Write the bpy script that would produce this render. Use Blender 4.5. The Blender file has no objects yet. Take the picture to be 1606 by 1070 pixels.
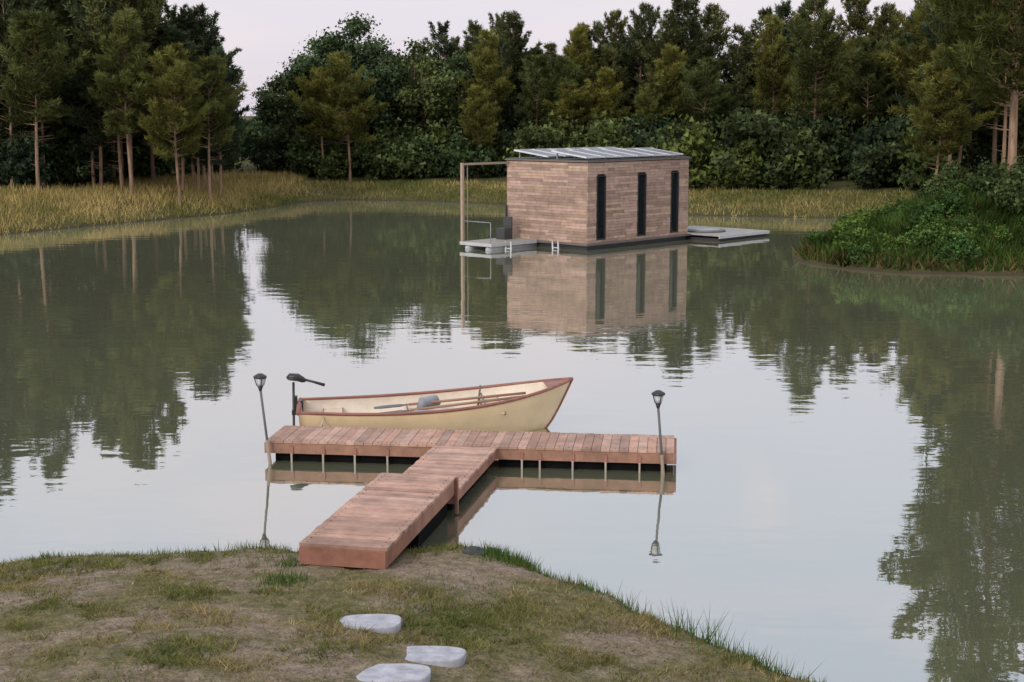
import bpy, math, random
import numpy as np
from mathutils import Vector, Matrix
random.seed(7); RNG=np.random.default_rng(11)
S=bpy.context.scene
S.view_settings.view_transform='Standard'; S.view_settings.look='None'; S.view_settings.exposure=0
COL=S.collection

# ------------------------------------------------------------ noise helper
_T=np.random.default_rng(5).random((256,256))
def vn(x,y,sc,seed=0):
    x=np.asarray(x,float)*sc+seed*17.3+1000; y=np.asarray(y,float)*sc+seed*7.7+1000
    xi=np.floor(x).astype(int); yi=np.floor(y).astype(int); fx=x-xi; fy=y-yi
    fx=fx*fx*(3-2*fx); fy=fy*fy*(3-2*fy)
    g=lambda a,b:_T[a%256,b%256]
    return (g(xi,yi)*(1-fx)+g(xi+1,yi)*fx)*(1-fy)+(g(xi,yi+1)*(1-fx)+g(xi+1,yi+1)*fx)*fy
def fbm(x,y,sc,seed=0):
    return .5*vn(x,y,sc,seed)+.3*vn(x,y,sc*2.1,seed+3)+.2*vn(x,y,sc*4.3,seed+5)

# ------------------------------------------------------------ pond outline
POND=np.array([(-60,12),(-30,13.0),(-12,13.3),(-5.2,13.6),(-3.9,14.0),(-2.7,14.15),(-1.9,14.0),(-1.2,13.95),(-.55,14.3),(-.15,14.0),(.25,13.6),(.59,13.05),(1.14,12.4),
 (1.62,11.65),(2.08,11.05),(2.7,10.3),(3.6,9.1),(5,7.6),(9,5.2),(20,8),(28,16),(29,28),(24,36),(18,39),(14,39.6),(11,40.2),(9.6,41.5),(8.8,43.3),(8.9,45),(11.2,49),
 (13.8,54),(15.3,58),(14.6,61.5),(11,62.5),(8.3,63.3),(4,66),(-.5,71),(-4,73.5),(-8.5,75),(-10.6,73.5),(-11.6,69),(-13,64.5),(-15.9,59.3),(-19,53.2),(-25,46),(-34,36),(-60,26)],float)
def sdist(x,y):
    x=np.asarray(x,float); y=np.asarray(y,float)
    d=np.full(x.shape,1e9); ins=np.zeros(x.shape,bool)
    n=len(POND)
    for i in range(n):
        a=POND[i]; b=POND[(i+1)%n]; e=b-a
        t=np.clip(((x-a[0])*e[0]+(y-a[1])*e[1])/(e@e),0,1)
        dd=np.hypot(x-a[0]-t*e[0],y-a[1]-t*e[1]); d=np.minimum(d,dd)
        c=((a[1]>y)!=(b[1]>y))&(x<(b[0]-a[0])*(y-a[1])/(b[1]-a[1]+1e-12)+a[0]); ins^=c
    return np.where(ins,-d,d)
def hgt(x,y,fine=False):
    x=np.asarray(x,float); y=np.asarray(y,float)
    d0=sdist(x,y)
    d=d0+(fbm(x,y,1.7,2)-.5)*.35*np.clip((40-y)/20,0.6,1)*np.clip(1.6-d0*.8,0,1)
    near=np.where(d>0,.02+.10*(1-np.exp(-d/.15))+.118*np.clip(d,0,24),np.maximum(-1.2,d*.5))
    far=np.where(d>0,.12*(1-np.exp(-d/.3))+1.0*(1-np.exp(-d/3.8)),np.maximum(-1.2,d*.5))
    mo=np.exp(-(((x-15.5)/5.5)**2+((y-45)/5.0)**2))*1.1
    far=far+np.where(d>0,mo*np.clip(d/3.5,0,1),0)
    k=np.clip((y-20)/12,0,1)
    z=near*(1-k)+far*k
    flat=np.zeros(x.shape)
    for sx,sy in ((-1.14,10.93),(-.62,10.26),(-.87,9.76)): flat=np.maximum(flat,np.clip(1.9-np.hypot(x-sx,(y-sy)*1.2)/.25,0,1))
    z=z+np.where(d>0,(fbm(x,y,.9,4)-.5)*.10+((fbm(x,y,5,6)-.5)*.04+((fbm(x,y,9,50)-.5)*.035 if fine else 0))*(1-flat),0)
    return z
def H1(x,y): return float(hgt(np.array([x]),np.array([y]))[0])

# ------------------------------------------------------------ node helpers
def newmat(name):
    m=bpy.data.materials.new(name); m.use_nodes=True
    nt=m.node_tree; b=nt.nodes['Principled BSDF']; return m,nt,b
def N(nt,t,**k):
    n=nt.nodes.new(t)
    for a,v in k.items():
        if a in n.inputs: n.inputs[a].default_value=v
        else: setattr(n,a,v)
    return n
def mixc(nt,f,a,b,blend='MIX'):
    n=nt.nodes.new('ShaderNodeMix'); n.data_type='RGBA'; n.blend_type=blend
    for idx,v in ((0,f),(6,a),(7,b)):
        if isinstance(v,bpy.types.NodeSocket): nt.links.new(v,n.inputs[idx])
        elif isinstance(v,(int,float)): n.inputs[idx].default_value=v
        else: n.inputs[idx].default_value=(*v,1)
    return n.outputs[2]
def ramp(nt,sock,stops):
    r=nt.nodes.new('ShaderNodeValToRGB'); e=r.color_ramp.elements
    while len(e)<len(stops): e.new(.5)
    for el,(p,c) in zip(e,stops):
        el.position=p; el.color=(*c,1) if not isinstance(c,(int,float)) else (c,c,c,1)
    nt.links.new(sock,r.inputs[0]); return r.outputs[0]
def noise(nt,scale,detail=5,rough=.6,vec=None,stretch=None):
    n=N(nt,'ShaderNodeTexNoise'); n.inputs['Scale'].default_value=scale; n.inputs['Detail'].default_value=detail; n.inputs['Roughness'].default_value=rough
    tc=N(nt,'ShaderNodeTexCoord'); s=tc.outputs['Object']
    if stretch:
        m=N(nt,'ShaderNodeMapping'); m.inputs['Scale'].default_value=stretch; nt.links.new(s,m.inputs[0]); s=m.outputs[0]
    nt.links.new(s,n.inputs['Vector']); return n.outputs['Fac']
def bump(nt,b,h,dist,strength=1):
    bp=N(nt,'ShaderNodeBump'); bp.inputs['Distance'].default_value=dist; bp.inputs['Strength'].default_value=strength
    nt.links.new(h,bp.inputs['Height']); nt.links.new(bp.outputs[0],b.inputs['Normal'])

def mat_simple(name,col,rough=.6,metal=0,var=.25,scale=6,bd=0,stretch=None,usecol=False,spec=.5):
    m,nt,b=newmat(name)
    n=noise(nt,scale,6,.65,stretch=stretch)
    v=ramp(nt,n,[(.3,1-var),(.7,1+var)])
    base=col
    if usecol:
        a=N(nt,'ShaderNodeAttribute'); a.attribute_name='Col'
        base=mixc(nt,1.0,a.outputs['Color'],col,'MULTIPLY')
    c=mixc(nt,1.0,base,v,'MULTIPLY')
    nt.links.new(c,b.inputs['Base Color']); b.inputs['Roughness'].default_value=rough; b.inputs['Metallic'].default_value=metal
    b.inputs['Specular IOR Level'].default_value=spec
    if bd: bump(nt,b,n,bd)
    return m
def mat_leaf(name,transl=.25):
    m,nt,b=newmat(name); nt.nodes.remove(b)
    a=N(nt,'ShaderNodeAttribute'); a.attribute_name='Col'
    oi=N(nt,'ShaderNodeObjectInfo')
    r=ramp(nt,oi.outputs['Random'],[(0,(.72,.85,.95)),(.5,(1,1,1)),(1,(1.45,1.28,.95))])
    c=mixc(nt,1.0,a.outputs['Color'],r,'MULTIPLY')
    d=N(nt,'ShaderNodeBsdfDiffuse'); nt.links.new(c,d.inputs[0])
    if transl:
        t=N(nt,'ShaderNodeBsdfTranslucent'); nt.links.new(c,t.inputs[0])
        mx=N(nt,'ShaderNodeMixShader'); mx.inputs[0].default_value=transl
        nt.links.new(d.outputs[0],mx.inputs[1]); nt.links.new(t.outputs[0],mx.inputs[2])
        nt.links.new(mx.outputs[0],nt.nodes['Material Output'].inputs[0])
    else: nt.links.new(d.outputs[0],nt.nodes['Material Output'].inputs[0])
    return m

M_leaf=mat_leaf('foliage',.25); M_leafd=mat_leaf('dense_foliage',0); M_grass=mat_leaf('grass_blades',.25)
M_bark=mat_simple('pine_bark',(.29,.19,.13),.9,var=.4,scale=7,bd=.03,stretch=(1,1,.25),spec=.1)
M_deck=mat_simple('stained_deck_wood',(1,1,1),.65,var=.32,scale=4,bd=.003,usecol=True,spec=.35)
M_clad=mat_simple('weathered_cladding',(1,1,1),.8,var=.22,scale=5,bd=.004,usecol=True,spec=.3)
M_gen=mat_simple('painted_parts',(1,1,1),.55,var=.12,scale=4,usecol=True)
M_float=mat_simple('black_pontoon',(.006,.006,.006),.9,var=.3,scale=4,spec=.05)
M_dark=mat_simple('dark_rubber_plastic',(.02,.02,.022),.4)
M_stone=mat_simple('pale_stone',(.38,.38,.425),.85,var=.28,scale=9,bd=.006,spec=.3)
M_rock=mat_simple('dark_rock',(.05,.05,.055),.8,var=.3,scale=14,bd=.01)
M_cream=mat_simple('cream_gelcoat',(.72,.55,.33),.3,var=.09,scale=3)
M_creami=mat_simple('pale_interior',(.68,.58,.46),.45,var=.12,scale=4)
M_gun=mat_simple('varnished_gunwale',(.25,.095,.065),.4,var=.3,scale=6,stretch=(.3,3,3))
mg,nt,b=newmat('window_glass'); b.inputs['Base Color'].default_value=(.012,.016,.02,1); b.inputs['Roughness'].default_value=.06
nn=noise(nt,1.5,2); nt.links.new(ramp(nt,nn,[(.3,.04),(.7,.12)]),b.inputs['Roughness']); M_glass=mg
ms,nt,b=newmat('solar_panel')
tc=N(nt,'ShaderNodeTexCoord'); br=N(nt,'ShaderNodeTexBrick'); br.offset=0; br.inputs['Scale'].default_value=6
br.inputs['Color1'].default_value=(.03,.04,.07,1); br.inputs['Color2'].default_value=(.04,.05,.08,1); br.inputs['Mortar'].default_value=(.3,.32,.35,1)
br.inputs['Mortar Size'].default_value=.02; nt.links.new(tc.outputs['Object'],br.inputs[0]); nt.links.new(br.outputs[0],b.inputs['Base Color'])
b.inputs['Roughness'].default_value=.28; M_solar=ms

# ------------------------------------------------------------ mesh builder
class MB:
    def __init__(s): s.v=[]; s.f=[]; s.m=[]; s.c=[]; s.sm=[]
    def add(s,vs,fs,mat=0,col=(1,1,1),smooth=False):
        o=len(s.v); s.v+= [tuple(v) for v in vs]
        for f in fs:
            s.f.append(tuple(o+i for i in f)); s.m.append(mat); s.c.append(col); s.sm.append(smooth)
    def box(s,a,b,mat=0,col=(1,1,1),F=None):
        x0,y0,z0=a; x1,y1,z1=b
        vs=[(x0,y0,z0),(x1,y0,z0),(x1,y1,z0),(x0,y1,z0),(x0,y0,z1),(x1,y0,z1),(x1,y1,z1),(x0,y1,z1)]
        if F: vs=[F@Vector(v) for v in vs]
        s.add(vs,[(0,3,2,1),(4,5,6,7),(0,1,5,4),(1,2,6,5),(2,3,7,6),(3,0,4,7)],mat,col)
    def tube(s,pts,rad,n=8,mat=0,col=(1,1,1),F=None,caps=True,squash=1):
        P=[Vector(p) for p in pts]; 
        if not hasattr(rad,'__len__'): rad=[rad]*len(P)
        vs=[]
        for i,p in enumerate(P):
            d=(P[min(i+1,len(P)-1)]-P[max(i-1,0)]).normalized()
            u=d.cross(Vector((0,0,1))); 
            if u.length<.05: u=d.cross(Vector((0,1,0)))
            u.normalize(); w=d.cross(u)
            for k in range(n):
                a=2*math.pi*k/n; vs.append(p+(u*math.cos(a)+w*math.sin(a)*squash)*rad[i])
        if F: vs=[F@v for v in vs]
        fs=[(i*n+k,i*n+(k+1)%n,(i+1)*n+(k+1)%n,(i+1)*n+k) for i in range(len(P)-1) for k in range(n)]
        if caps: fs+= [tuple(range(n))[::-1],tuple((len(P)-1)*n+k for k in range(n))]
        s.add(vs,fs,mat,col,True)
    def obj(s,name,mats,parent=None,loc=None):
        me=bpy.data.meshes.new(name); me.from_pydata(s.v,[],s.f); 
        for m in mats: me.materials.append(m)
        me.polygons.foreach_set('material_index',s.m); me.polygons.foreach_set('use_smooth',s.sm)
        ca=me.color_attributes.new('Col','FLOAT_COLOR','CORNER')
        arr=[]
        for p,c in zip(s.f,s.c): arr+= [c[0],c[1],c[2],1]*len(p)
        ca.data.foreach_set('color',arr); me.update()
        o=bpy.data.objects.new(name,me); COL.objects.link(o)
        if parent: o.parent=parent
        return o
def empty(name):
    e=bpy.data.objects.new(name,None); COL.objects.link(e); e.empty_display_size=.3; return e

def tri_mesh(name,T,C,TT=None,mats=None):
    n=len(T); allT=T if TT is None or len(TT)==0 else np.concatenate([T,TT])
    m=len(allT)
    me=bpy.data.meshes.new(name)
    me.vertices.add(m*3); me.vertices.foreach_set('co',allT.reshape(-1).astype(np.float32))
    me.loops.add(m*3); me.loops.foreach_set('vertex_index',np.arange(m*3,dtype=np.int32))
    me.polygons.add(m); me.polygons.foreach_set('loop_start',np.arange(0,m*3,3,dtype=np.int32))
    mi=np.zeros(m,np.int32); mi[n:]=1
    for q in mats: me.materials.append(q)
    me.polygons.foreach_set('material_index',mi)
    me.update(calc_edges=True)
    ca=me.color_attributes.new('Col','FLOAT_COLOR','POINT')
    cc=np.ones((m,3,4),np.float32); cc[:n,:,:3]=C[:,None,:]
    ca.data.foreach_set('color',cc.reshape(-1))
    return me
def tubetris(P,R,n=5):
    out=[]; rings=[]
    P=[np.array(p,float) for p in P]
    for i,p in enumerate(P):
        d=P[min(i+1,len(P)-1)]-P[max(i-1,0)]; d/=np.linalg.norm(d)+1e-9
        u=np.cross(d,[0,0,1.]); 
        if np.linalg.norm(u)<.05: u=np.cross(d,[0,1.,0])
        u/=np.linalg.norm(u); w=np.cross(d,u)
        rings.append([p+(u*math.cos(2*math.pi*k/n)+w*math.sin(2*math.pi*k/n))*R[i] for k in range(n)])
    for i in range(len(P)-1):
        for k in range(n):
            a,b_,c,d_=rings[i][k],rings[i][(k+1)%n],rings[i+1][(k+1)%n],rings[i+1][k]
            out.append((a,b_,c)); out.append((a,c,d_))
    return out
def unit(v): return v/(np.linalg.norm(v,axis=-1,keepdims=True)+1e-9)

def needles(cen,dr,shade,rng,K=9,L=.28,W=.05,base=(.06,.085,.03),spread=.9):
    n=len(cen); cen=np.repeat(cen,K,0); dr=np.repeat(dr,K,0); sh=np.repeat(shade,K)
    d=unit(dr+rng.normal(0,spread,(n*K,3))*.75); l=L*rng.uniform(.6,1.25,(n*K,1))
    side=unit(np.cross(d,rng.normal(0,1,(n*K,3))))*W*.5
    c=cen+rng.normal(0,.05,(n*K,3))
    T=np.stack([c-side,c+side,c+d*l],1)
    v=(sh*rng.uniform(.75,1.25,n*K))[:,None]
    warm=np.repeat(rng.uniform(0,1,(n,1)),K,0)*.35
    C=np.array(base)[None]*v*(1+warm*np.array([[1.0,.4,-.2]]))
    return T,C
def pine_mesh(name,seed,H=9,cb=.3,R=2.0,base=(.06,.085,.03),K=9,step=.36,L=.28,W=.05,low_dead=True,top=.75,lv=(.6,1.2),miss=.1,tr=.75,mat=None):
    rng=np.random.default_rng(seed)
    lean=rng.normal(0,.02,2)*H; ph=rng.uniform(0,6)
    def tp(z): 
        t=z/H; return np.array([lean[0]*t*t+.08*math.sin(t*5+ph),lean[1]*t*t+.08*math.cos(t*4+ph),z])
    r0=(.011*H+.03)*tr
    wood=tubetris([tp(z) for z in np.linspace(-.3,H*.98,10)],[r0*(1-.92*max(0,z)/H) for z in np.linspace(-.3,H*.98,10)],7)
    cen=[];dr=[];sh=[]
    z=H*cb
    while z<H*.985:
        t=(z-H*cb)/(H*(1-cb)); nb=rng.integers(4,7); a0=rng.uniform(0,6.28); wh=rng.uniform(.75,1.2)
        for j in range(nb):
            if rng.random()<miss: continue
            a=a0+j*6.283/nb+rng.normal(0,.25)
            Lb=wh*R*((1-t)**top)*(.55+.45*min(1,t/.25))*rng.uniform(*lv)+.15
            el=math.radians(8+48*t+rng.normal(0,8)); 
            D=np.array([math.cos(a)*math.cos(el),math.sin(a)*math.cos(el),math.sin(el)])
            o=tp(z+rng.uniform(-.1,.1)); bs=rng.uniform(.5,1.45)
            bp=lambda s:o+D*Lb*s+np.array([0,0,.28*Lb*s*s-.10*Lb*s])
            wood+=tubetris([bp(0),bp(.5),bp(1)],[.022+.006*Lb,.015,.006],3)
            ns=max(3,int(Lb/.2))
            for s in np.linspace(.22,1,ns):
                p=bp(s)
                for sd in (-1,1,0):
                    tl=Lb*.38*(1.15-s)*rng.uniform(.5,1.2)+.08
                    aa=a+sd*rng.uniform(.6,1.2)
                    q=np.array([math.cos(aa),math.sin(aa),.45+rng.normal(0,.25)])
                    for w in ((1.,) if sd==0 else (.5,1.)):
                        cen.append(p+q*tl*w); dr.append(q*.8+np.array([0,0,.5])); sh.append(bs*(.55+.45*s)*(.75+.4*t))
        z+=step*rng.uniform(.7,1.3)
    if low_dead:
        for k in range(9):
            z=H*cb*rng.uniform(.4,1); a=rng.uniform(0,6.28); l=rng.uniform(.3,.9)
            o=tp(z); wood+=tubetris([o,o+np.array([math.cos(a)*l,math.sin(a)*l,.1])],[.014,.004],3)
    T,C=needles(np.array(cen),np.array(dr),np.array(sh),rng,K=K,L=L,W=W,base=base)
    return tri_mesh(name,T,C,np.array(wood),[mat or M_leaf,M_bark])
def broad_mesh(name,seed,H=9,R=3,zc=.58,nclump=80,nl=260,ls=.17,base=(.055,.085,.03),trunk=True,cr=(.55,1.0),flat=1):
    rng=np.random.default_rng(seed)
    lob=[(np.array([rng.normal(0,R*.38),rng.normal(0,R*.38),H*rng.uniform(zc-.22,zc+.17)]),rng.uniform(.45,.75)*R) for _ in range(7)]
    lob.append((np.array([0,0,H-R*.62]),R*.6))
    cs=[]
    while len(cs)<nclump:
        c,r=lob[rng.integers(len(lob))]; d=unit(rng.normal(0,1,3)); q=c+d*r*rng.uniform(.55,1.08)*np.array([1,1,flat*1.0])
        if q[2]>(.12*H if trunk else .02*H) and q[2]<H: cs.append(q)
    wood=[]
    if trunk:
        wood+=tubetris([[0,0,-.3],[.05,0,H*.2],[.1,.05,H*.45],[0,.1,H*.75]],[.02*H,.017*H,.012*H,.006*H],7)
        for q in cs[::3]:
            o=np.array([.06,.03,min(q[2]*.75,H*rng.uniform(.2,.55))]); mid=(o+q)/2+np.array([0,0,-.2])
            wood+=tubetris([o,mid,q],[.06,.035,.012],4)
    T=[];C=[]
    for q in cs:
        r=rng.uniform(*cr); n=int(nl*r*r/.6); 
        off=rng.normal(0,.45,(n,3))*r*np.array([1,1,.75]); c=q+off
        nr=unit(off+rng.normal(0,.6,(n,3))*r); u=unit(np.cross(nr,rng.normal(0,1,(n,3)))); w=np.cross(nr,u)
        s=ls*rng.uniform(.6,1.3,(n,1))
        T.append(np.stack([c-u*s*.5,c+u*s*.5,c+w*s],1))
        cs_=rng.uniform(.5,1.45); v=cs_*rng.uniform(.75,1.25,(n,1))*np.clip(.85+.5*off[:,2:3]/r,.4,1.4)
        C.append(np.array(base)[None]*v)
    T=np.concatenate(T);C=np.concatenate(C)
    return tri_mesh(name,T,C,np.array(wood) if wood else None,[M_leafd,M_bark])

def place(name,me,x,y,s=1,rz=None,parent=None,sz=None,dz=-.05):
    o=bpy.data.objects.new(name,me); COL.objects.link(o)
    o.location=(x,y,H1(x,y)+dz); o.rotation_euler=(0,0,random.uniform(0,6.28) if rz is None else rz)
    o.scale=(s,s,s if sz is None else sz)
    if parent: o.parent=parent
    return o

# ------------------------------------------------------------ ground
def axis(segs):
    out=[]
    for a,b_,st in segs: out+=list(np.arange(a,b_,st))
    out.append(segs[-1][1]); return np.array(out)
xs=axis([(-900,-200,100),(-200,-60,20),(-60,-26,2),(-26,-6.5,.5),(-6.5,5,.06),(5,26,.45),(26,60,2),(60,200,20),(200,900,100)])
ys=axis([(-300,-20,40),(-20,6,2),(6,14.8,.06),(14.8,38,1.2),(38,80,.45),(80,110,2),(110,200,15),(200,1800,160)])
X,Y=np.meshgrid(xs,ys); Z=hgt(X,Y,True)
me=bpy.data.meshes.new('ground'); nx,ny=len(xs),len(ys)
idx=np.arange(nx*ny).reshape(ny,nx)
q=np.stack([idx[:-1,:-1],idx[:-1,1:],idx[1:,1:],idx[1:,:-1]],-1).reshape(-1,4)
me.vertices.add(nx*ny); me.vertices.foreach_set('co',np.stack([X,Y,Z],-1).reshape(-1).astype(np.float32))
me.loops.add(q.size); me.loops.foreach_set('vertex_index',q.reshape(-1).astype(np.int32))
me.polygons.add(len(q)); me.polygons.foreach_set('loop_start',np.arange(0,q.size,4,dtype=np.int32))
me.polygons.foreach_set('use_smooth',np.ones(len(q),bool)); me.update(calc_edges=True)
ground=bpy.data.objects.new('ground',me); COL.objects.link(ground)
m,nt,b=newmat('ground_soil_grass')
n1=noise(nt,1.1,8,.65); n2=noise(nt,9,6,.7); n3=noise(nt,45,4,.7)
dirt=mixc(nt,ramp(nt,n2,[(.35,0),(.7,1)]),(.19,.14,.10),(.40,.32,.25))
grs=mixc(nt,ramp(nt,n2,[(.35,0),(.65,1)]),(.10,.10,.04),(.24,.20,.10))
near=mixc(nt,ramp(nt,n1,[(.42,0),(.56,1)]),dirt,grs)
near=mixc(nt,1.0,near,ramp(nt,n3,[(.3,.5),(.7,1.4)]),'MULTIPLY')
ge=N(nt,'ShaderNodeNewGeometry'); sp=N(nt,'ShaderNodeSeparateXYZ'); nt.links.new(ge.outputs['Position'],sp.inputs[0])
mr=N(nt,'ShaderNodeMapRange'); mr.inputs[1].default_value=30; mr.inputs[2].default_value=40; nt.links.new(sp.outputs[1],mr.inputs[0])
farc=mixc(nt,ramp(nt,n1,[(.4,0),(.6,1)]),(.06,.065,.024),(.11,.10,.04))
c=mixc(nt,mr.outputs[0],near,farc)
mz=N(nt,'ShaderNodeMapRange'); mz.inputs[1].default_value=.02; mz.inputs[2].default_value=.14; nt.links.new(sp.outputs[2],mz.inputs[0])
c=mixc(nt,mz.outputs[0],(.07,.055,.035),c)
nt.links.new(c,b.inputs['Base Color']); b.inputs['Roughness'].default_value=.95; b.inputs['Specular IOR Level'].default_value=.15
bump(nt,b,n3,.03)
me.materials.append(m)

# ------------------------------------------------------------ water
me=bpy.data.meshes.new('pond_water'); me.from_pydata([(-70,3,0),(40,3,0),(40,84,0),(-70,84,0)],[],[(0,1,2,3)])
water=bpy.data.objects.new('pond_water',me); COL.objects.link(water)
m=bpy.data.materials.new('murky_water'); m.use_nodes=True; nt=m.node_tree; nt.nodes.remove(nt.nodes['Principled BSDF']); out=nt.nodes['Material Output']
df=N(nt,'ShaderNodeBsdfDiffuse'); gl=N(nt,'ShaderNodeBsdfGlossy'); gl.inputs['Roughness'].default_value=.012; gl.inputs['Color'].default_value=(.99,.99,1,1)
nb=noise(nt,.12,3); nt.links.new(mixc(nt,nb,(.150,.163,.100),(.19,.197,.128)),df.inputs['Color'])
w1=noise(nt,1.3,2,.5,stretch=(.55,1.2,1)); w2=noise(nt,5.5,2,.5,stretch=(.6,1.1,1)); w3=noise(nt,.22,1,.5)
ad=N(nt,'ShaderNodeMath',operation='MULTIPLY_ADD'); nt.links.new(w2,ad.inputs[0]); ad.inputs[1].default_value=.16; nt.links.new(w1,ad.inputs[2])
ml=N(nt,'ShaderNodeMath',operation='MULTIPLY'); nt.links.new(ad.outputs[0],ml.inputs[0]); nt.links.new(ramp(nt,w3,[(.3,.3),(.7,1)]),ml.inputs[1])
bp=N(nt,'ShaderNodeBump'); bp.inputs['Distance'].default_value=.0065; nt.links.new(ml.outputs[0],bp.inputs['Height'])
nt.links.new(bp.outputs[0],gl.inputs['Normal'])
fr=N(nt,'ShaderNodeFresnel'); fr.inputs[0].default_value=1.33
mr=N(nt,'ShaderNodeMapRange'); mr.inputs[1].default_value=.05; mr.inputs[2].default_value=.5; mr.inputs[3].default_value=.62; mr.inputs[4].default_value=.76; nt.links.new(fr.outputs[0],mr.inputs[0])
mx=N(nt,'ShaderNodeMixShader'); nt.links.new(mr.outputs[0],mx.inputs[0]); nt.links.new(df.outputs[0],mx.inputs[1]); nt.links.new(gl.outputs[0],mx.inputs[2]); nt.links.new(mx.outputs[0],out.inputs[0])
me.materials.append(m)

# ------------------------------------------------------------ dock
def deckcol(): 
    v=random.uniform(.76,1.2); g=random.uniform(0,.12); return (.40*v,(.230+g*.25)*v,(.168+g*.3)*v)
dock=empty('wooden_dock')
def frame2(o,ang,z=0):
    return Matrix.Translation(Vector((o[0],o[1],z)))@Matrix.Rotation(ang,4,'Z')
def platform(name,F,L,W,top,th,bw=.118):
    mb=MB(); x=0
    while x<L-.02:
        w=min(bw,L-x); j=random.uniform(-.006,.006)
        mb.box((x,-.012+j,top-.03+random.uniform(-.002,.002)),(x+w-.006,W+.012+j,top+random.uniform(-.003,.003)),0,deckcol(),F); x+=bw
    fc=lambda:tuple(c*random.uniform(.75,.9) for c in (.36,.165,.11))
    zb=top-th
    mb.box((.012,.0,zb),(L-.012,.035,top-.033),0,fc(),F); mb.box((.012,W-.035,zb),(L-.012,W,top-.033),0,fc(),F)
    mb.box((-.025,-.002,zb),(.01,W+.002,top-.033),0,fc(),F); mb.box((L-.01,-.002,zb),(L+.025,W+.002,top-.033),0,fc(),F)
    mb.box((.04,W*.5-.03,zb),(L-.04,W*.5+.03,top-.034),0,fc(),F)
    # screw heads along both joists
    x=bw*.5
    while x<L-.05:
        for yy in (.05,W-.05): mb.box((x-.006,yy-.006,top+.0005),(x+.006,yy+.006,top+.0045),0,(.08,.06,.05),F)
        x+=bw
    return mb.obj(name,[M_deck],dock)
aw=math.radians(90-11.5)
F=frame2((-1.19,12.93),aw); platform('near_ramp_section',F,2.74,.85,.45,.20)
dirw=(math.cos(aw),math.sin(aw)); st=(-1.19+dirw[0]*2.77,12.93+dirw[1]*2.77)
F2=frame2(st,aw); platform('walkway_section',F2,2.33,.79,.275,.15)
ac=math.radians(-6.6)
FC=frame2((-3.21,18.13),ac); platform('cross_platform',FC,5.30,.88,.285,.17)
mb=MB()
for i,x in enumerate([.33,.75,1.17,1.6,3.35,3.58,4.0,4.42,4.85,5.13]):
    mb.box((x,-.03,-.2),(x+.022,-.006,.125),0,(.34,.29,.24),FC)
    mb.box((x-.01,-.018,.11),(x+.032,-.002,.21),0,(.28,.12,.085),FC)
for a_,b_ in ((.10,2.05),(3.05,5.2)): mb.box((a_,.07,-.3),(b_,.82,.112),1,(1,1,1),FC)
mb.box((.15,.08,-.3),(2.0,.71,.12),1,(1,1,1),F2)
mb.box((1.45,.08,-.3),(2.68,.77,.248),1,(1,1,1),F)
mb.box((2.71,-.035,.02),(2.765,-.004,.44),0,(.22,.09,.06),F)
mb.obj('pontoons_and_brackets',[M_gen,M_float],dock)

ml_,nt,b=newmat('frosted_lens'); b.inputs['Roughness'].default_value=.25
nt.links.new(ramp(nt,noise(nt,20,3),[(.3,(.35,.36,.38)),(.7,(.55,.56,.58))]),b.inputs['Base Color']); M_lens=ml_
def lamp(x,y,lx,ly,zb,zt,name='solar_garden_lamp'):
    mb=MB(); b0=Vector((x,y,zb)); t0=Vector((x+lx,y+ly,zt))
    mb.tube([b0,b0.lerp(t0,.55)],.022,8,0,(.26,.20,.15)); mb.tube([b0.lerp(t0,.5),t0],.016,8,0,(.12,.11,.11))
    mb.tube([t0+Vector((0,0,-.02)),t0+Vector((0,0,.02)),t0+Vector((0,0,.05))],[.02,.03,.045],10,1)
    mb.tube([t0+Vector((0,0,.05)),t0+Vector((0,0,.15))],[.042,.072],10,2)
    mb.tube([t0+Vector((0,0,.15)),t0+Vector((0,0,.165)),t0+Vector((0,0,.175)),t0+Vector((0,0,.205))],[.085,.088,.08,.03],12,1)
    for k in range(4):
        a=k*math.pi/2+.4; mb.tube([t0+Vector((math.cos(a)*.045,math.sin(a)*.045,.05)),t0+Vector((math.cos(a)*.077,math.sin(a)*.077,.155))],.006,5,1)
    return mb.obj(name,[M_gen,M_dark,M_lens])
lamp(-3.10,18.04,-.15,0,-.5,.98)
lamp(1.95,17.45,-.12,0,-.5,.875)

# ------------------------------------------------------------ rowboat
BL=3.90
def bh(s): return (.48+.23*math.sin(min(s/.5,1)*math.pi/2)) if s<.5 else .71*max(0,1-((s-.5)/.5)**2.3)**.85
def zs(s): return .38+.05*(1-s)**2*1.0+.36*s**2.6
def zk(s): return -.12+.05*(1-s)+.10*max(0,(s-.8)/.2)**2
def hullpt(s,k,side,inner=False):
    b_=bh(s); zt=zs(s); z0=zk(s)
    if inner: b_=max(0,b_-.03); z0=.085+.12*max(0,(s-.75)/.25)**2; zt-=.004
    a=k*math.pi/2
    y=b_*(math.sin(a)**.75 if a>0 else 0); z=z0+(zt-z0)*(1-math.cos(a))**.9
    xg=BL*s; xk=(BL-.46)*s+.05*(1-s); x=xk+(xg-xk)*(k**1.1)
    if inner: x=min(x,BL*s)-.03*s+.03*(1-s)
    return (x,side*y,z)
boat=empty('rowing_boat')
FB=Matrix.Translation(Vector((-3.01,19.74,-.03)))@Matrix.Rotation(math.radians(6.5),4,'Z')
ns,nk=36,12
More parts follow.
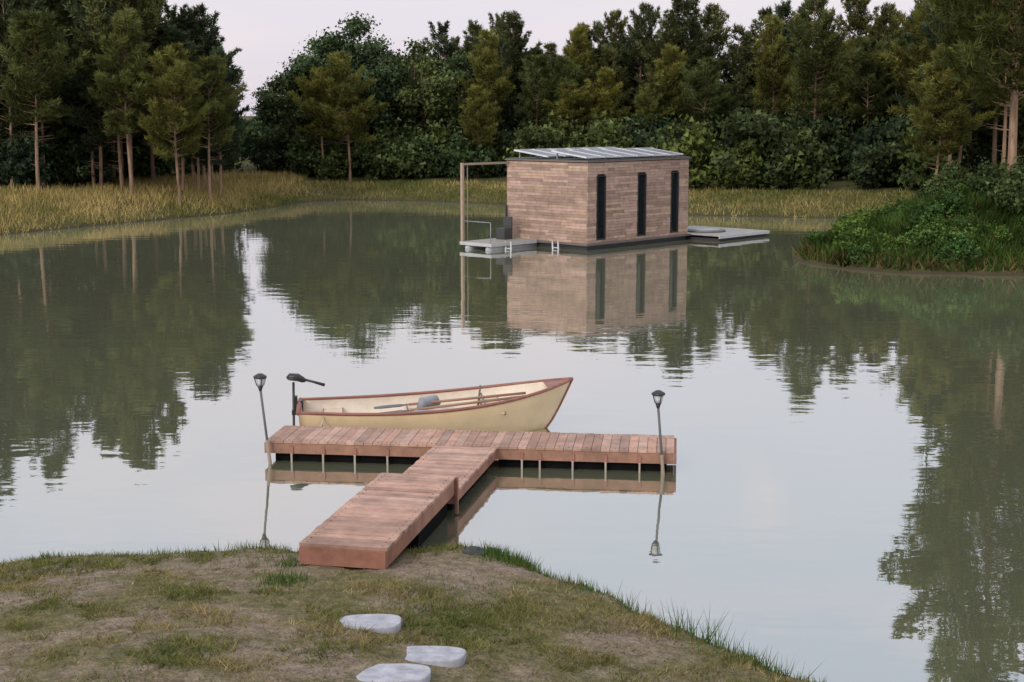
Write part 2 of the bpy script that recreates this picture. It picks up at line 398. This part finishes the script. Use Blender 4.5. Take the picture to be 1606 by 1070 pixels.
def hull(inner,mat):
    vs=[];fs=[]
    ks=[-1+2*i/(2*nk) for i in range(2*nk+1)]
    for i in range(ns+1):
        s=i/ns
        for k in ks: vs.append(FB@Vector(hullpt(s,abs(k),1 if k>=0 else -1,inner)))
    w=len(ks)
    for i in range(ns):
        for j in range(w-1):
            f=(i*w+j,(i+1)*w+j,(i+1)*w+j+1,i*w+j+1); fs.append(f if inner else f[::-1])
    fs.append(tuple(range(w)) if not inner else tuple(range(w))[::-1])
    mb=MB(); mb.add(vs,fs,0,(1,1,1),True)
    mb.sm[-1]=False
    return mb.obj('inner_hull' if inner else 'hull',[mat],boat)
hull(False,M_cream); hull(True,M_creami)
mb=MB()
for sd in (-1,1):
    pts=[]
    for i in range(ns+1):
        p=Vector(hullpt(i/ns,1,sd)); pts.append(p+Vector((0,-sd*.012 if i<ns else 0,.006)))
    mb.tube(pts,.030,8,0,(1,1,1),FB,squash=.8)
mb.tube([hullpt(0,1,-1),(0,0,zs(0)+.03),hullpt(0,1,1)],.034,8,0,(1,1,1),FB)
mb.tube([hullpt(1,k,1) for k in (0,.2,.4,.6,.8,1)],.022,6,0,(1,1,1),FB)
a1=hullpt(.9,1,1);a2=hullpt(.9,1,-1);a3=hullpt(.995,1,1)
mb.add([FB@Vector(v)+Vector((0,0,.01)) for v in (a1,a2,a3)],[(0,1,2)],0)
mb.obj('gunwale_trim',[M_gun],boat)
mb=MB()
for s in (.12,.43,.70):
    w=bh(s)-.05; z=zs(s)-.13
    mb.box((BL*s-.13,-w,z-.025),(BL*s+.13,w,z),0,(.62,.5,.38),FB)
    mb.box((BL*s-.145,-w,z-.04),(BL*s-.13,w,z+.004),1,(1,1,1),FB); mb.box((BL*s+.13,-w,z-.04),(BL*s+.145,w,z+.004),1,(1,1,1),FB)
mb.box((.5,-.28,.10),(3.0,.28,.115),0,(.5,.42,.33),FB)
for y in (-.2,-.07,.07,.2): mb.box((.5,y-.05,.116),(3.0,y+.05,.128),0,(.55,.45,.36),FB)
mb.obj('thwarts_and_floor',[M_gen,M_gun],boat)
mb=MB()
for y,dz in ((-.12,0),(.2,.02)):
    p0=Vector((1.55,y,.36+dz)); p1=Vector((3.25,y*.4+.08,.50+dz)); mb.tube([p0,p1],.02,7,0,(.30,.17,.11),FB)
    d=(p0-p1).normalized(); mb.tube([p0,p0+d*.12,p0+d*.4,p0+d*.5],[.02,.075,.08,.05],8,0,(.12,.12,.13),FB,squash=.2)
mb.box((1.62,-.5,.315),(1.95,-.15,.37),1,(.3,.3,.32),FB)
mb.tube([(1.70,.15,.33),(1.75,.2,.40),(1.95,.3,.41),(2.0,.33,.35)],[.04,.09,.08,.03],8,1,(.25,.26,.3),FB)
mb.tube([(2.55,.3,.2),(2.6,.3,.62)],.016,6,0,(.15,.13,.13),FB); mb.tube([(2.62,-.5,.45),(2.62,.45,.47)],.014,6,0,(.15,.13,.13),FB)
mb.obj('oars_and_cushion',[M_gen,M_gen],boat)
mb=MB()
mb.tube([(-.10,.1,-.7),(-.08,.1,.76)],.018,8,0,(1,1,1),FB)
mb.box((-.11,.03,.30),(.05,.17,.36),0,(1,1,1),FB); mb.box((-.075,.04,.36),(-.03,.16,.56),0,(1,1,1),FB); mb.box((.02,.05,.38),(.05,.15,.50),0,(1,1,1),FB)
mb.tube([(-.17,.1,.82),(-.13,.1,.84),(-.02,.1,.83),(.06,.1,.79),(.09,.1,.77)],[.03,.065,.07,.05,.02],10,0,(1,1,1),FB,squash=.8)
mb.tube([(.06,.1,.80),(.20,.08,.765),(.36,.05,.72)],[.02,.018,.024],8,0,(1,1,1),FB)
mb.tube([(-.28,.1,-.62),(-.1,.1,-.64),(.06,.1,-.62)],[.02,.05,.02],8,0,(1,1,1),FB)
mb.obj('outboard_motor',[M_dark])
mb=MB(); e0=FC@Vector((.5,.80,.30)); e1_=FB@Vector((.35,-.52,.40))
mb.tube([e0.lerp(e1_,t)+Vector((0,0,-.06*math.sin(t*math.pi))) for t in (0,.25,.5,.75,1)],.01,5,0,(.5,.45,.35))
mb.obj('mooring_rope',[M_gen])

# ------------------------------------------------------------ houseboat
hb=empty('wooden_houseboat'); ah=math.radians(47)
FH=Matrix.Translation(Vector((2.48,47.1,0)))@Matrix.Rotation(ah,4,'Z')
LX,LY,zb,zt=5.6,3.58,.22,2.90
def ccol():
    v=random.uniform(.70,1.22); return (.40*v,.275*v*random.uniform(.96,1.04),.215*v*random.uniform(.93,1.05))
wins=[(.48,.90),(2.68,3.10),(4.58,4.98)]; wz=(.34,2.42)
mb=MB(); ph=.095; z=zb; 
while z<zt-.02:
    h=min(ph,zt-z)-.006
    def run(a,bb,fn):
        x=a
        while x<bb-.01:
            l=min(random.uniform(.35,1.2),bb-x); 
            if bb-x-l<.2: l=bb-x
            fn(x,x+l-.003 if x+l<bb else bb,random.uniform(0,.015)); x+=l
    if z>wz[0]-.05 and z<wz[1]:
        segs=[]; p=-.02
        for a,bb in wins: segs.append((p,a)); p=bb
        segs.append((p,LX))
    else: segs=[(-.02,LX)]
    for a,bb in segs: run(a,bb,lambda x,y,o:mb.box((x,-.022-o,z),(y,.0,z+h),0,ccol(),FH))
    for a,bb in segs: run(a,bb,lambda x,y,o:mb.box((x,LY,z),(y,LY+.022+o,z+h),0,ccol(),FH))
    run(.0,LY,lambda x,y,o:mb.box((-.022-o,x,z),(.0,y,z+h),0,tuple(c*.95 for c in ccol()),FH))
    run(.0,LY,lambda x,y,o:mb.box((LX,x,z),(LX+.022+o,y,z+h),0,ccol(),FH))
    z+=ph
mb.obj('walls_cladding',[M_clad],hb)
mb=MB(); mb.box((.003,.10,zb),(LX-.003,LY-.10,zt),0,(.05,.04,.035),FH)
p=.003
for a,bb in wins: mb.box((p,.003,zb),(a,.0995,zt),0,(.05,.04,.035),FH); p=bb
mb.box((p,.003,zb),(LX-.003,.0995,zt),0,(.05,.04,.035),FH); mb.box((.003,LY-.0995,zb),(LX-.003,LY-.003,zt),0,(.05,.04,.035),FH)
mb.obj('wall_core',[M_gen],hb)
mb=MB()
for a,bb in wins:
    mb.box((a,.05,wz[0]),(bb,.09,wz[1]),1,(1,1,1),FH)
    for q_ in ((a-.03,a+.02),(bb-.02,bb+.03)): mb.box((q_[0],-.045,wz[0]-.03),(q_[1],.06,wz[1]+.03),0,(1,1,1),FH)
    mb.box((a+.021,-.043,wz[1]),(bb-.021,.06,wz[1]+.03),0,(1,1,1),FH); mb.box((a+.021,-.043,wz[0]-.03),(bb-.021,.06,wz[0]+.02),0,(1,1,1),FH)
mb.obj('windows',[M_dark,M_glass],hb)
mb=MB()
mb.box((-.08,-.08,zt+.002),(LX+.08,LY+.08,zt+.045),0,(.16,.12,.10),FH); mb.box((-.05,-.05,zt+.047),(LX+.05,LY+.05,zt+.075),0,(.08,.08,.085),FH)
mb.obj('roof',[M_gen],hb)
mb=MB()
npx=6; pw=(LX-.15)/npx
for i in range(npx):
    x0=.1+i*pw
    for j in range(2):
        T_=FH@Matrix.Translation(Vector((x0,.12+j*1.72,zt+.13)))@Matrix.Rotation(math.radians(7),4,'X')
        mb.box((0,0,0),(pw-.12,1.55,.035),1,(1,1,1),T_)
        for a,bb in (((-.0,-.012,-.003),(pw-.12,.02,.045)),((-.0,1.54,-.003),(pw-.12,1.57,.045)),((-.02,0,-.003),(.02,1.55,.046)),((pw-.14,0,-.003),(pw-.10,1.55,.046))): mb.box(a,bb,0,(.62,.62,.64),T_)
        for yy in (.1,1.45): mb.box((x0+.2,.12+j*1.72+yy,zt+.076),(x0+.24,.16+j*1.72+yy,zt+.13+yy*.11),0,(.4,.4,.4),FH)
mb.obj('solar_panels',[M_gen,M_solar],hb)
mb=MB()
mb.box((.03,.03,-.3),(LX-.03,LY-.03,zb-.07),0,(.03,.03,.03),FH)
mb.box((-.1,-.1,zb-.068),(LX+.1,LY+.1,zb-.004),0,(.13,.11,.10),FH)
for y in (2.25,3.2): mb.tube([(-2.35,y+.1,.03),(-2.2,y+.1,.04),(0,y+.1,.04)],[.06,.14,.14],10,0,(.40,.41,.43),FH)
x=-2.3
while x<-.12: mb.box((x,2.15,.2),(x+.135,LY,.24),0,(.30*random.uniform(.8,1.1),.27,.24),FH); x+=.145
mb.box((-2.33,2.12,.13),(-.11,2.16,.24),0,(.42,.42,.42),FH); mb.box((-2.36,2.12,.13),(-2.32,LY+.02,.241),0,(.42,.42,.42),FH)
mb.box((-2.33,LY-.09,.24),(-2.24,LY,2.86),0,(.36,.26,.19),FH)
mb.box((-2.24,LY-.08,2.78),(-.04,LY-.01,2.85),0,(.32,.24,.18),FH)
mb.tube([(-2.29,2.22,.24),(-2.29,2.22,.93)],.014,5,0,(.3,.3,.3),FH)
mb.tube([(-2.29,2.22,.93),(-2.29,LY-.1,.93)],.012,5,0,(.3,.3,.3),FH); mb.tube([(-2.05,LY-.05,.24),(-2.05,LY-.05,2.78)],.016,5,0,(.3,.25,.2),FH)
mb.box((-.14,LY-.05,.24),(-.09,LY,1.35),0,(.03,.03,.03),FH)
for (x,y) in ((-1.55,2.0),(-.25,1.05)):
    for dy in (0,.25): mb.tube([(x,y+dy,.26),(x-.25,y-.25+dy,-.15)],.030,6,0,(.5,.5,.5),FH)
    mb.tube([(x-.12,y-.12,.05),(x-.12,y+.13,.05)],.02,6,0,(.5,.5,.5),FH)
mb.box((-.9,2.9,.24),(-.5,3.3,.62),0,(.05,.05,.05),FH); mb.box((-.55,2.9,.62),(-.5,3.3,1.0),0,(.05,.05,.05),FH)
mb.obj('hull_and_terrace',[M_gen],hb)
mb=MB()
y=-1.3
while y<2.0:
    mb.box((LX+.15,y,.17),(8.9,y+.135,.205),0,tuple(v*random.uniform(.85,1.1) for v in (.33,.32,.31)),FH); y+=.145
mb.box((LX+.2,-1.25,-.2),(8.85,2.0,.09),0,(.03,.03,.03),FH); mb.box((LX+.12,-1.34,.10),(8.93,-1.305,.207),0,(.5,.5,.51),FH); mb.box((8.905,-1.30,.10),(8.94,2.1,.206),0,(.5,.5,.5),FH)
mb.tube([(7.0,.2,.206),(7.0,.2,.27),(7.0,.2,.28)],[.75,.75,.70],20,0,(.16,.16,.16),FH)
mb.tube([(7.0,.2,.282),(7.0,.2,.30)],[.58,.56],20,0,(.35,.36,.37),FH)
mb.obj('bathing_platform',[M_gen],hb)

# ------------------------------------------------------------ stepping stones & rock
def slab(name,x,y,rx,ry,rot):
    mb=MB(); n=48; z0=H1(x,y); gx=0; gy=max(-.13,min(-.07,(H1(x,y+.3)-H1(x,y-.3))/.6))
    rings=[(-.08,.98),(.006,1.0),(.016,.985),(.020,.96)]; vs=[]
    ph_=random.uniform(0,6)
    for zz,sc in rings:
        for k in range(n):
            a=2*math.pi*k/n; c,s_=math.cos(a),math.sin(a); e=.66
            r=1+.02*math.sin(3*a+ph_)+.014*math.sin(5*a)
            px=math.copysign(abs(c)**e,c)*rx*sc*r; py=math.copysign(abs(s_)**e,s_)*ry*sc*r
            wx_=x+px*math.cos(rot)-py*math.sin(rot); wy=y+px*math.sin(rot)+py*math.cos(rot)
            vs.append((wx_,wy,z0+zz+gy*(wy-y)+gx*(wx_-x)+.010))
    fs=[(i*n+k,i*n+(k+1)%n,(i+1)*n+(k+1)%n,(i+1)*n+k) for i in range(3) for k in range(n)]+[tuple(3*n+k for k in range(n))]
    mb.add(vs,fs,0,(1,1,1),True); mb.sm[-1]=False
    return mb.obj(name,[M_stone])
STN=[(-1.14,10.93,.25,.215,.1),(-.62,10.30,.265,.185,-.04),(-.87,9.76,.28,.20,.06)]
for a in STN: slab('stepping_stone',*a)
import bmesh
from mathutils import noise as mn
def rock(x,y,r,mat=M_rock,name='rock'):
    me=bpy.data.meshes.new(name)
    bm=bmesh.new(); bmesh.ops.create_icosphere(bm,subdivisions=3,radius=1)
    sd=random.random()*50
    for v in bm.verts:
        v.co*=1+.35*mn.noise(v.co*1.3+Vector((sd,0,0)))+.1*mn.noise(v.co*4+Vector((sd,0,0))); v.co.x*=r*1.3; v.co.y*=r; v.co.z*=r*.7
    bm.to_mesh(me); bm.free(); me.materials.append(mat)
    o=bpy.data.objects.new(name,me); COL.objects.link(o); o.location=(x,y,H1(x,y)+r*.2); return o
rock(-.38,13.72,.09)
rock(-.2,13.95,.06)

# ------------------------------------------------------------ grasses
def blades(name,x,y,h,w,col,lean=.35,rng=RNG):
    n=len(x); z=hgt(x,y)-.01; a=rng.uniform(0,6.283,n); b0=np.stack([x,y,z],1)
    side=np.stack([np.cos(a),np.sin(a),np.zeros(n)],1)*w[:,None]*.5
    tip=b0+np.stack([rng.normal(0,lean,n)*h,rng.normal(0,lean,n)*h,h],1)
    T=np.stack([b0-side,b0+side,tip],1)
    me=tri_mesh(name,T,col,None,[M_grass]); o=bpy.data.objects.new(name,me); COL.objects.link(o); return o
n=300000; x=RNG.uniform(-6.3,3.6,n); y=RNG.uniform(7.6,14.4,n); d=sdist(x,y)
g=fbm(x,y,.9,9)*.5+fbm(x,y,3.5,12)*.5
bare=np.exp(-(((x+1.3)/1.6)**2+((y-12.9)/.7)**2))*.16
keep=(d>.02)&(RNG.random(n)<np.clip((g-.425-bare)*5,.03,1))
for sx,sy,rx,ry,_ in STN: keep&=~((np.abs(x-sx)<rx+.01)&(np.abs(y-sy)<ry+.01))
keep&=~((x>-2.1)&(x<-1.1)&(y>12.8)&(y<14.4))
x,y,g,d=x[keep],y[keep],g[keep],d[keep]; n=len(x)
dry=np.clip(fbm(x,y,1.6,20)*1.9-.58+RNG.normal(0,.2,n),0,1)[:,None]
col=(np.array([[.105,.135,.038]])*(1-dry)+np.array([[.34,.265,.14]])*dry)*RNG.uniform(.5,1.35,(n,1))*np.clip(.5+fbm(x,y,6,77)[:,None],.6,1.3)
hh=RNG.uniform(.02,.06,n)*(.5+g*1.2)
blades('lawn_grass',x,y,hh,RNG.uniform(.006,.012,n),col,.9)
n=5000; x=RNG.uniform(-6,3,n); y=RNG.uniform(8,14.2,n); k=(sdist(x,y)>.1)&(fbm(x,y,1.3,61)>.45); x,y=x[k],y[k]; n=len(x)
blades('leaf_litter',x,y,np.full(n,.022),RNG.uniform(.015,.04,n),np.array([[.26,.17,.10]])*RNG.uniform(.4,1.6,(n,1)),1.2)
cx=[];cy=[];ch=[]
for (px,py,cnt,r,h) in [(.1,13.65,600,.16,.17),(-.1,13.8,450,.14,.17),(-3.6,14.0,160,.12,.12),(-2.75,14.1,160,.12,.14),(1.5,11.75,70,.12,.3),(1.75,11.4,70,.1,.35),(1.1,12.3,60,.12,.22),(.7,12.8,90,.12,.15),(-2.2,13.2,200,.15,.1),(2.1,10.9,90,.15,.22),(-4.6,13.6,120,.2,.1),(-2.05,12.4,350,.12,.09),(-.45,12.2,160,.3,.07),(1.9,11.2,80,.2,.18)]:
    cx.append(RNG.normal(px,r,cnt)); cy.append(RNG.normal(py,r,cnt)); ch.append(RNG.uniform(.4,1,cnt)*h)
t=RNG.random(3000)
i0=RNG.integers(3,17,3000); p=POND[i0]*(1-t[:,None])+POND[i0+1]*t[:,None]
kk=fbm(p[:,0],p[:,1],2.5,70)>.47; p=p[kk]; q_=len(p)
cx.append(p[:,0]-.03+RNG.normal(0,.07,q_)); cy.append(p[:,1]-.08+RNG.normal(0,.07,q_)); ch.append(RNG.uniform(.02,.10,q_))
cx=np.concatenate(cx);cy=np.concatenate(cy);ch=np.concatenate(ch); k=sdist(cx,cy)>-.02; cx,cy,ch=cx[k],cy[k],ch[k]; n=len(cx)
blades('shore_weeds',cx,cy,ch,np.full(n,.010),np.array([[.10,.15,.035]])*RNG.uniform(.5,1.5,(n,1)),.3)
n=330000; x=RNG.uniform(-40,24,n); y=RNG.uniform(38,84,n); d=sdist(x,y)
mound=(x>8)&(y<57)&(y>37)
dm=np.where(x<-11.5,9.0,np.where(x<6,4.4,5.0))*(.8+.4*vn(x,y,.3,90))
keep=(d>.0)&(d<dm)&(~mound)&(RNG.random(n)<.45+.8*fbm(x,y,.8,95)); x,y,d=x[keep],y[keep],d[keep]; n=len(x)
left=np.clip((-10.5-x)/1.5,0,1)
gold=np.clip(fbm(x,y,.35,30)*1.8-.4+RNG.normal(0,.15,n)+left*.50-.22+np.where(d<.5,-.2,0),0,1)[:,None]
col=(np.array([[.12,.145,.045]])*(1-gold)+np.array([[.46,.365,.17]])*gold)*RNG.uniform(.55,1.3,(n,1))
blades('bank_grass',x,y,RNG.uniform(.12,.52,n)*(.3+1.0*fbm(x,y,.6,33))*(.65+.35*left),RNG.uniform(.03,.06,n),col,.4)
n=90000; x=RNG.uniform(8.5,22,n); y=RNG.uniform(39,57,n); d=sdist(x,y); keep=d>.12; x,y,d=x[keep],y[keep],d[keep]; n=len(x)
v=np.clip(fbm(x,y,.8,41)*2.0-.45,0.15,1.3)[:,None]
brn=(RNG.random(n)<np.where(d<.6,.35,.03))[:,None]
col=np.where(brn,np.array([[.15,.11,.05]]),np.array([[.075,.13,.032]])*v)*RNG.uniform(.6,1.4,(n,1))
blades('mound_grass',x,y,RNG.uniform(.10,.38,n)*(.5+fbm(x,y,1.5,44)),RNG.uniform(.04,.08,n),col,.5)

# ------------------------------------------------------------ trees
PB=(.115,.138,.050); PD=(.060,.081,.044)
kp=dict(lv=(.45,1.25),K=8,W=.056)
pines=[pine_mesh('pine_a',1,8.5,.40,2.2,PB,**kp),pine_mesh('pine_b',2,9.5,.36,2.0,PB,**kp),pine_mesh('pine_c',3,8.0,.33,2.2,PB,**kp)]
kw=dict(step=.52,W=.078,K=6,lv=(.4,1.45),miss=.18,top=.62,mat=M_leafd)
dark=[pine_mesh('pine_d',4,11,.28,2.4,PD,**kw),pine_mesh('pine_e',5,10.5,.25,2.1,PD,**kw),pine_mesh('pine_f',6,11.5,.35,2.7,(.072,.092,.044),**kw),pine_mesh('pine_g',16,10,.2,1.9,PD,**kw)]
BG=(.085,.115,.050)
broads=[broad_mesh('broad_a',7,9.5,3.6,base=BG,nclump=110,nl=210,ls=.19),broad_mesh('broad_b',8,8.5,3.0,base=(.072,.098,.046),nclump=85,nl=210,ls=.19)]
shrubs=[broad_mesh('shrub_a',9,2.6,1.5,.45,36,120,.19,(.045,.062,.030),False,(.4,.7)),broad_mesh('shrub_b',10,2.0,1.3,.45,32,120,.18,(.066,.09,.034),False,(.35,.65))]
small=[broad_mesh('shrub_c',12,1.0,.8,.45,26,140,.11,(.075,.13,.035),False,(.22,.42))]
bigp=pine_mesh('big_pine_mesh',31,15,.20,4.8,(.082,.106,.040),K=9,step=.45,L=.32,W=.055,lv=(.4,1.3))

for x,y,k,s,sz in [(-21.3,64.5,0,1.05,.94),(-17.2,64.5,1,.95,.86),(-14.9,63.8,2,.85,.86),(-13.9,66,0,.85,.78),(-9.0,79,2,.95,.85),(-10.6,80,0,.8,.72)]:
    place('pine_tree',pines[k],x,y,s,sz=sz)
place('pine_tree',pines[1],15.5,74,1.0,sz=1.02); place('pine_tree',pines[0],10.6,79,.8,sz=.75); place('pine_tree',pines[2],17.8,60,.85,sz=.8)
place('pine_tree',pines[2],-1.9,80,.6,sz=.62); place('pine_tree',pines[0],7.8,80,.6,sz=.6)
place('pine_tree',pines[0],20.5,60,1.1,sz=1.15); place('pine_tree',pines[1],23.5,63,1.1,sz=1.2)
place('broadleaf_tree',broads[0],-9.0,85,.95,.3,sz=.97); place('broadleaf_tree',broads[1],-12.1,85,.85,1.0,sz=.80); place('broadleaf_tree',broads[1],-5.9,86,.95,2.0,sz=.94)
place('broadleaf_tree',broads[0],-3.2,86,.7,4.0,sz=.74)
place('large_pine_tree',bigp,15.25,43.6,1.0,.6)
forest=empty('distant_forest')
def fp(x,y,h,kind='d'):
    me=random.choice(dark) if kind=='d' else random.choice(pines); base=10.7 if kind=='d' else 8.7
    s=h/base; place('forest_pine',me,x,y,max(s,.8)*random.uniform(.85,1.05),parent=forest,sz=s)
for i in range(40):
    y=random.uniform(67,82); u=random.uniform(-.40,-.205)
    top=-40 if u<-.262 else (30 if u<-.235 else 62)          # skyline falls towards the gap
    zt_=4.5+(178-top-random.uniform(-20,25))*y/2230
    fp(u*y,y,min(zt_-1.1,12.5))
for y_,x_,h in ((68,-13.9,7.0),(70,-14.7,8.0),(69,-15.8,7.7),(72,-18.0,10.8),(73,-20,12.0),(70,-23,12.5),(70,-26,12.5),(68,-19.5,11.0)): fp(x_,y_,h)
sky=[(690,78),(720,98),(755,55),(800,40),(835,88),(865,48),(905,55),(935,32),(975,60),(1000,28),(1040,22),(1075,8),(1110,30),(1150,22),(1190,-5),(1215,2),(1250,30),(1285,5),(1335,5),(1370,28),(1405,45),(1440,10),(1480,-10),(1530,-20),(1580,-30)]
for px,py in sky:
    y=random.uniform(86,92); x=(px-803)/2230*y; fp(x,y,(178-py)*y/2230+4.5-1.5)
for i in range(50):
    y=random.uniform(84,102); u=random.uniform(-.05,.42); fp(u*y,y,random.uniform(6.8,9.0)+(y-84)*.04)
for i in range(24):
    y=random.uniform(80,85); u=random.uniform(-.03,.30); fp(u*y,y,random.uniform(5.0,8),'l')
for i in range(18):
    y=random.uniform(64,80); u=random.uniform(.29,.42); 
    if u*y>17: fp(u*y,y,random.uniform(9,12.5),random.choice('dl'))
for i in range(26):
    y=random.uniform(120,135); u=random.uniform(-.24,.0); place('forest_broadleaf',random.choice(broads),u*y,y,.5,parent=forest,sz=random.uniform(.30,.38))
for i in range(12):
    y=random.uniform(89,94); u=random.uniform(-.145,-.03); place('forest_broadleaf',random.choice(broads),u*y,y,random.uniform(.8,.95),parent=forest,sz=random.uniform(.6,.78))
und=empty('woodland_understory')
for i in range(230):
    y=random.uniform(66,88); u=random.uniform(-.42,.42); x=u*y; d=float(sdist(np.array([x]),np.array([y]))[0])
    lim=8.5 if x<-10.5 else 5.5
    if d>lim and not(-.21<u<-.165): place('understory_shrub',random.choice(shrubs),x,y,random.uniform(.8,1.5),parent=und)
    elif d>lim: place('understory_shrub',shrubs[0],x,y,random.uniform(.5,.8),parent=und)
for i in range(80):
    y=random.uniform(86,108); u=random.uniform(-.42,.42); place('understory_shrub',shrubs[0],u*y,y,random.uniform(1.1,2.0) if not -.22<u<-.15 else .8,parent=und)
for i in range(50):
    y=random.uniform(79,86); u=random.uniform(-.15,.35); place('understory_shrub',shrubs[1],u*y,y,random.uniform(.7,1.4),parent=und)
msh=empty('mound_shrubs'); c=0
while c<150:
    x=random.uniform(9.2,20); y=random.uniform(40,56); d=float(sdist(np.array([x]),np.array([y]))[0])
    if d>.5:
        if d<3: place('fern_shrub',small[0],x,y,random.uniform(.3,.75),parent=msh)
        else: place('fern_shrub',random.choice([small[0],small[0],shrubs[1]]),x,y,random.uniform(.35,.65),parent=msh)
        c+=1

# ------------------------------------------------------------ sky, sun, camera
SE,SA=math.radians(32),math.radians(215)
W=bpy.data.worlds.new("World"); S.world=W; W.use_nodes=True; nt=W.node_tree
bg=nt.nodes['Background']
sk=N(nt,'ShaderNodeTexSky'); sk.sky_type='NISHITA'; sk.sun_disc=False; sk.sun_elevation=SE; sk.sun_rotation=SA; sk.air_density=1.2; sk.dust_density=2
tc=N(nt,'ShaderNodeTexCoord'); sp=N(nt,'ShaderNodeSeparateXYZ'); nt.links.new(tc.outputs['Generated'],sp.inputs[0])
veil=ramp(nt,sp.outputs[2],[(0,(8.5,7.8,8.8)),(.12,(9.0,8.5,9.3)),(.26,(8.0,8.3,9.1)),(.42,(6.4,7.1,8.3)),(.75,(12,12.5,13.5)),(1,(15,15,16))])
mp=N(nt,'ShaderNodeMapping'); mp.inputs['Scale'].default_value=(1,1,3.2); nt.links.new(tc.outputs['Generated'],mp.inputs[0])
cn=N(nt,'ShaderNodeTexNoise'); cn.inputs['Scale'].default_value=3.2; cn.inputs['Detail'].default_value=6; nt.links.new(mp.outputs[0],cn.inputs[0])
v2=mixc(nt,ramp(nt,cn.outputs['Fac'],[(.46,0),(.70,.8)]),veil,(9.9,8.9,9.1))
el,az=math.radians(15.2),math.radians(10.6)
cd=(math.sin(az)*math.cos(el),math.cos(az)*math.cos(el),math.sin(el))
wn=N(nt,'ShaderNodeTexNoise'); wn.inputs['Scale'].default_value=22; wn.inputs['Detail'].default_value=4; nt.links.new(tc.outputs['Generated'],wn.inputs[0])
sub=N(nt,'ShaderNodeVectorMath',operation='SUBTRACT'); nt.links.new(tc.outputs['Generated'],sub.inputs[0]); sub.inputs[1].default_value=cd
ln=N(nt,'ShaderNodeVectorMath',operation='LENGTH'); nt.links.new(sub.outputs[0],ln.inputs[0])
am=N(nt,'ShaderNodeMath',operation='MULTIPLY_ADD'); nt.links.new(wn.outputs['Fac'],am.inputs[0]); am.inputs[1].default_value=.07; nt.links.new(ln.outputs['Value'],am.inputs[2])
v2=mixc(nt,ramp(nt,am.outputs[0],[(.036,.6),(.065,0)]),v2,(10.4,9.0,8.8))
fin=mixc(nt,.85,sk.outputs[0],v2)
nt.links.new(fin,bg.inputs[0]); bg.inputs[1].default_value=.1
sl=bpy.data.lights.new('sun','SUN'); sl.energy=1.6; sl.angle=math.radians(20); sl.color=(1,.92,.83)
so=bpy.data.objects.new('sun',sl); COL.objects.link(so)
dv=Vector((math.sin(SA)*math.cos(SE),math.cos(SA)*math.cos(SE),math.sin(SE)))
so.rotation_euler=dv.to_track_quat('Z','Y').to_euler(); so.location=dv*50
cam=bpy.data.cameras.new('camera'); cam.lens=50; cam.sensor_width=36; cam.clip_end=3000; cam.clip_start=.1
co=bpy.data.objects.new('camera',cam); COL.objects.link(co); co.location=(0,0,4.5); co.rotation_euler=(math.radians(90-9.1),0,0)
S.camera=co
print('tris',sum(len(m.polygons) for m in bpy.data.meshes))
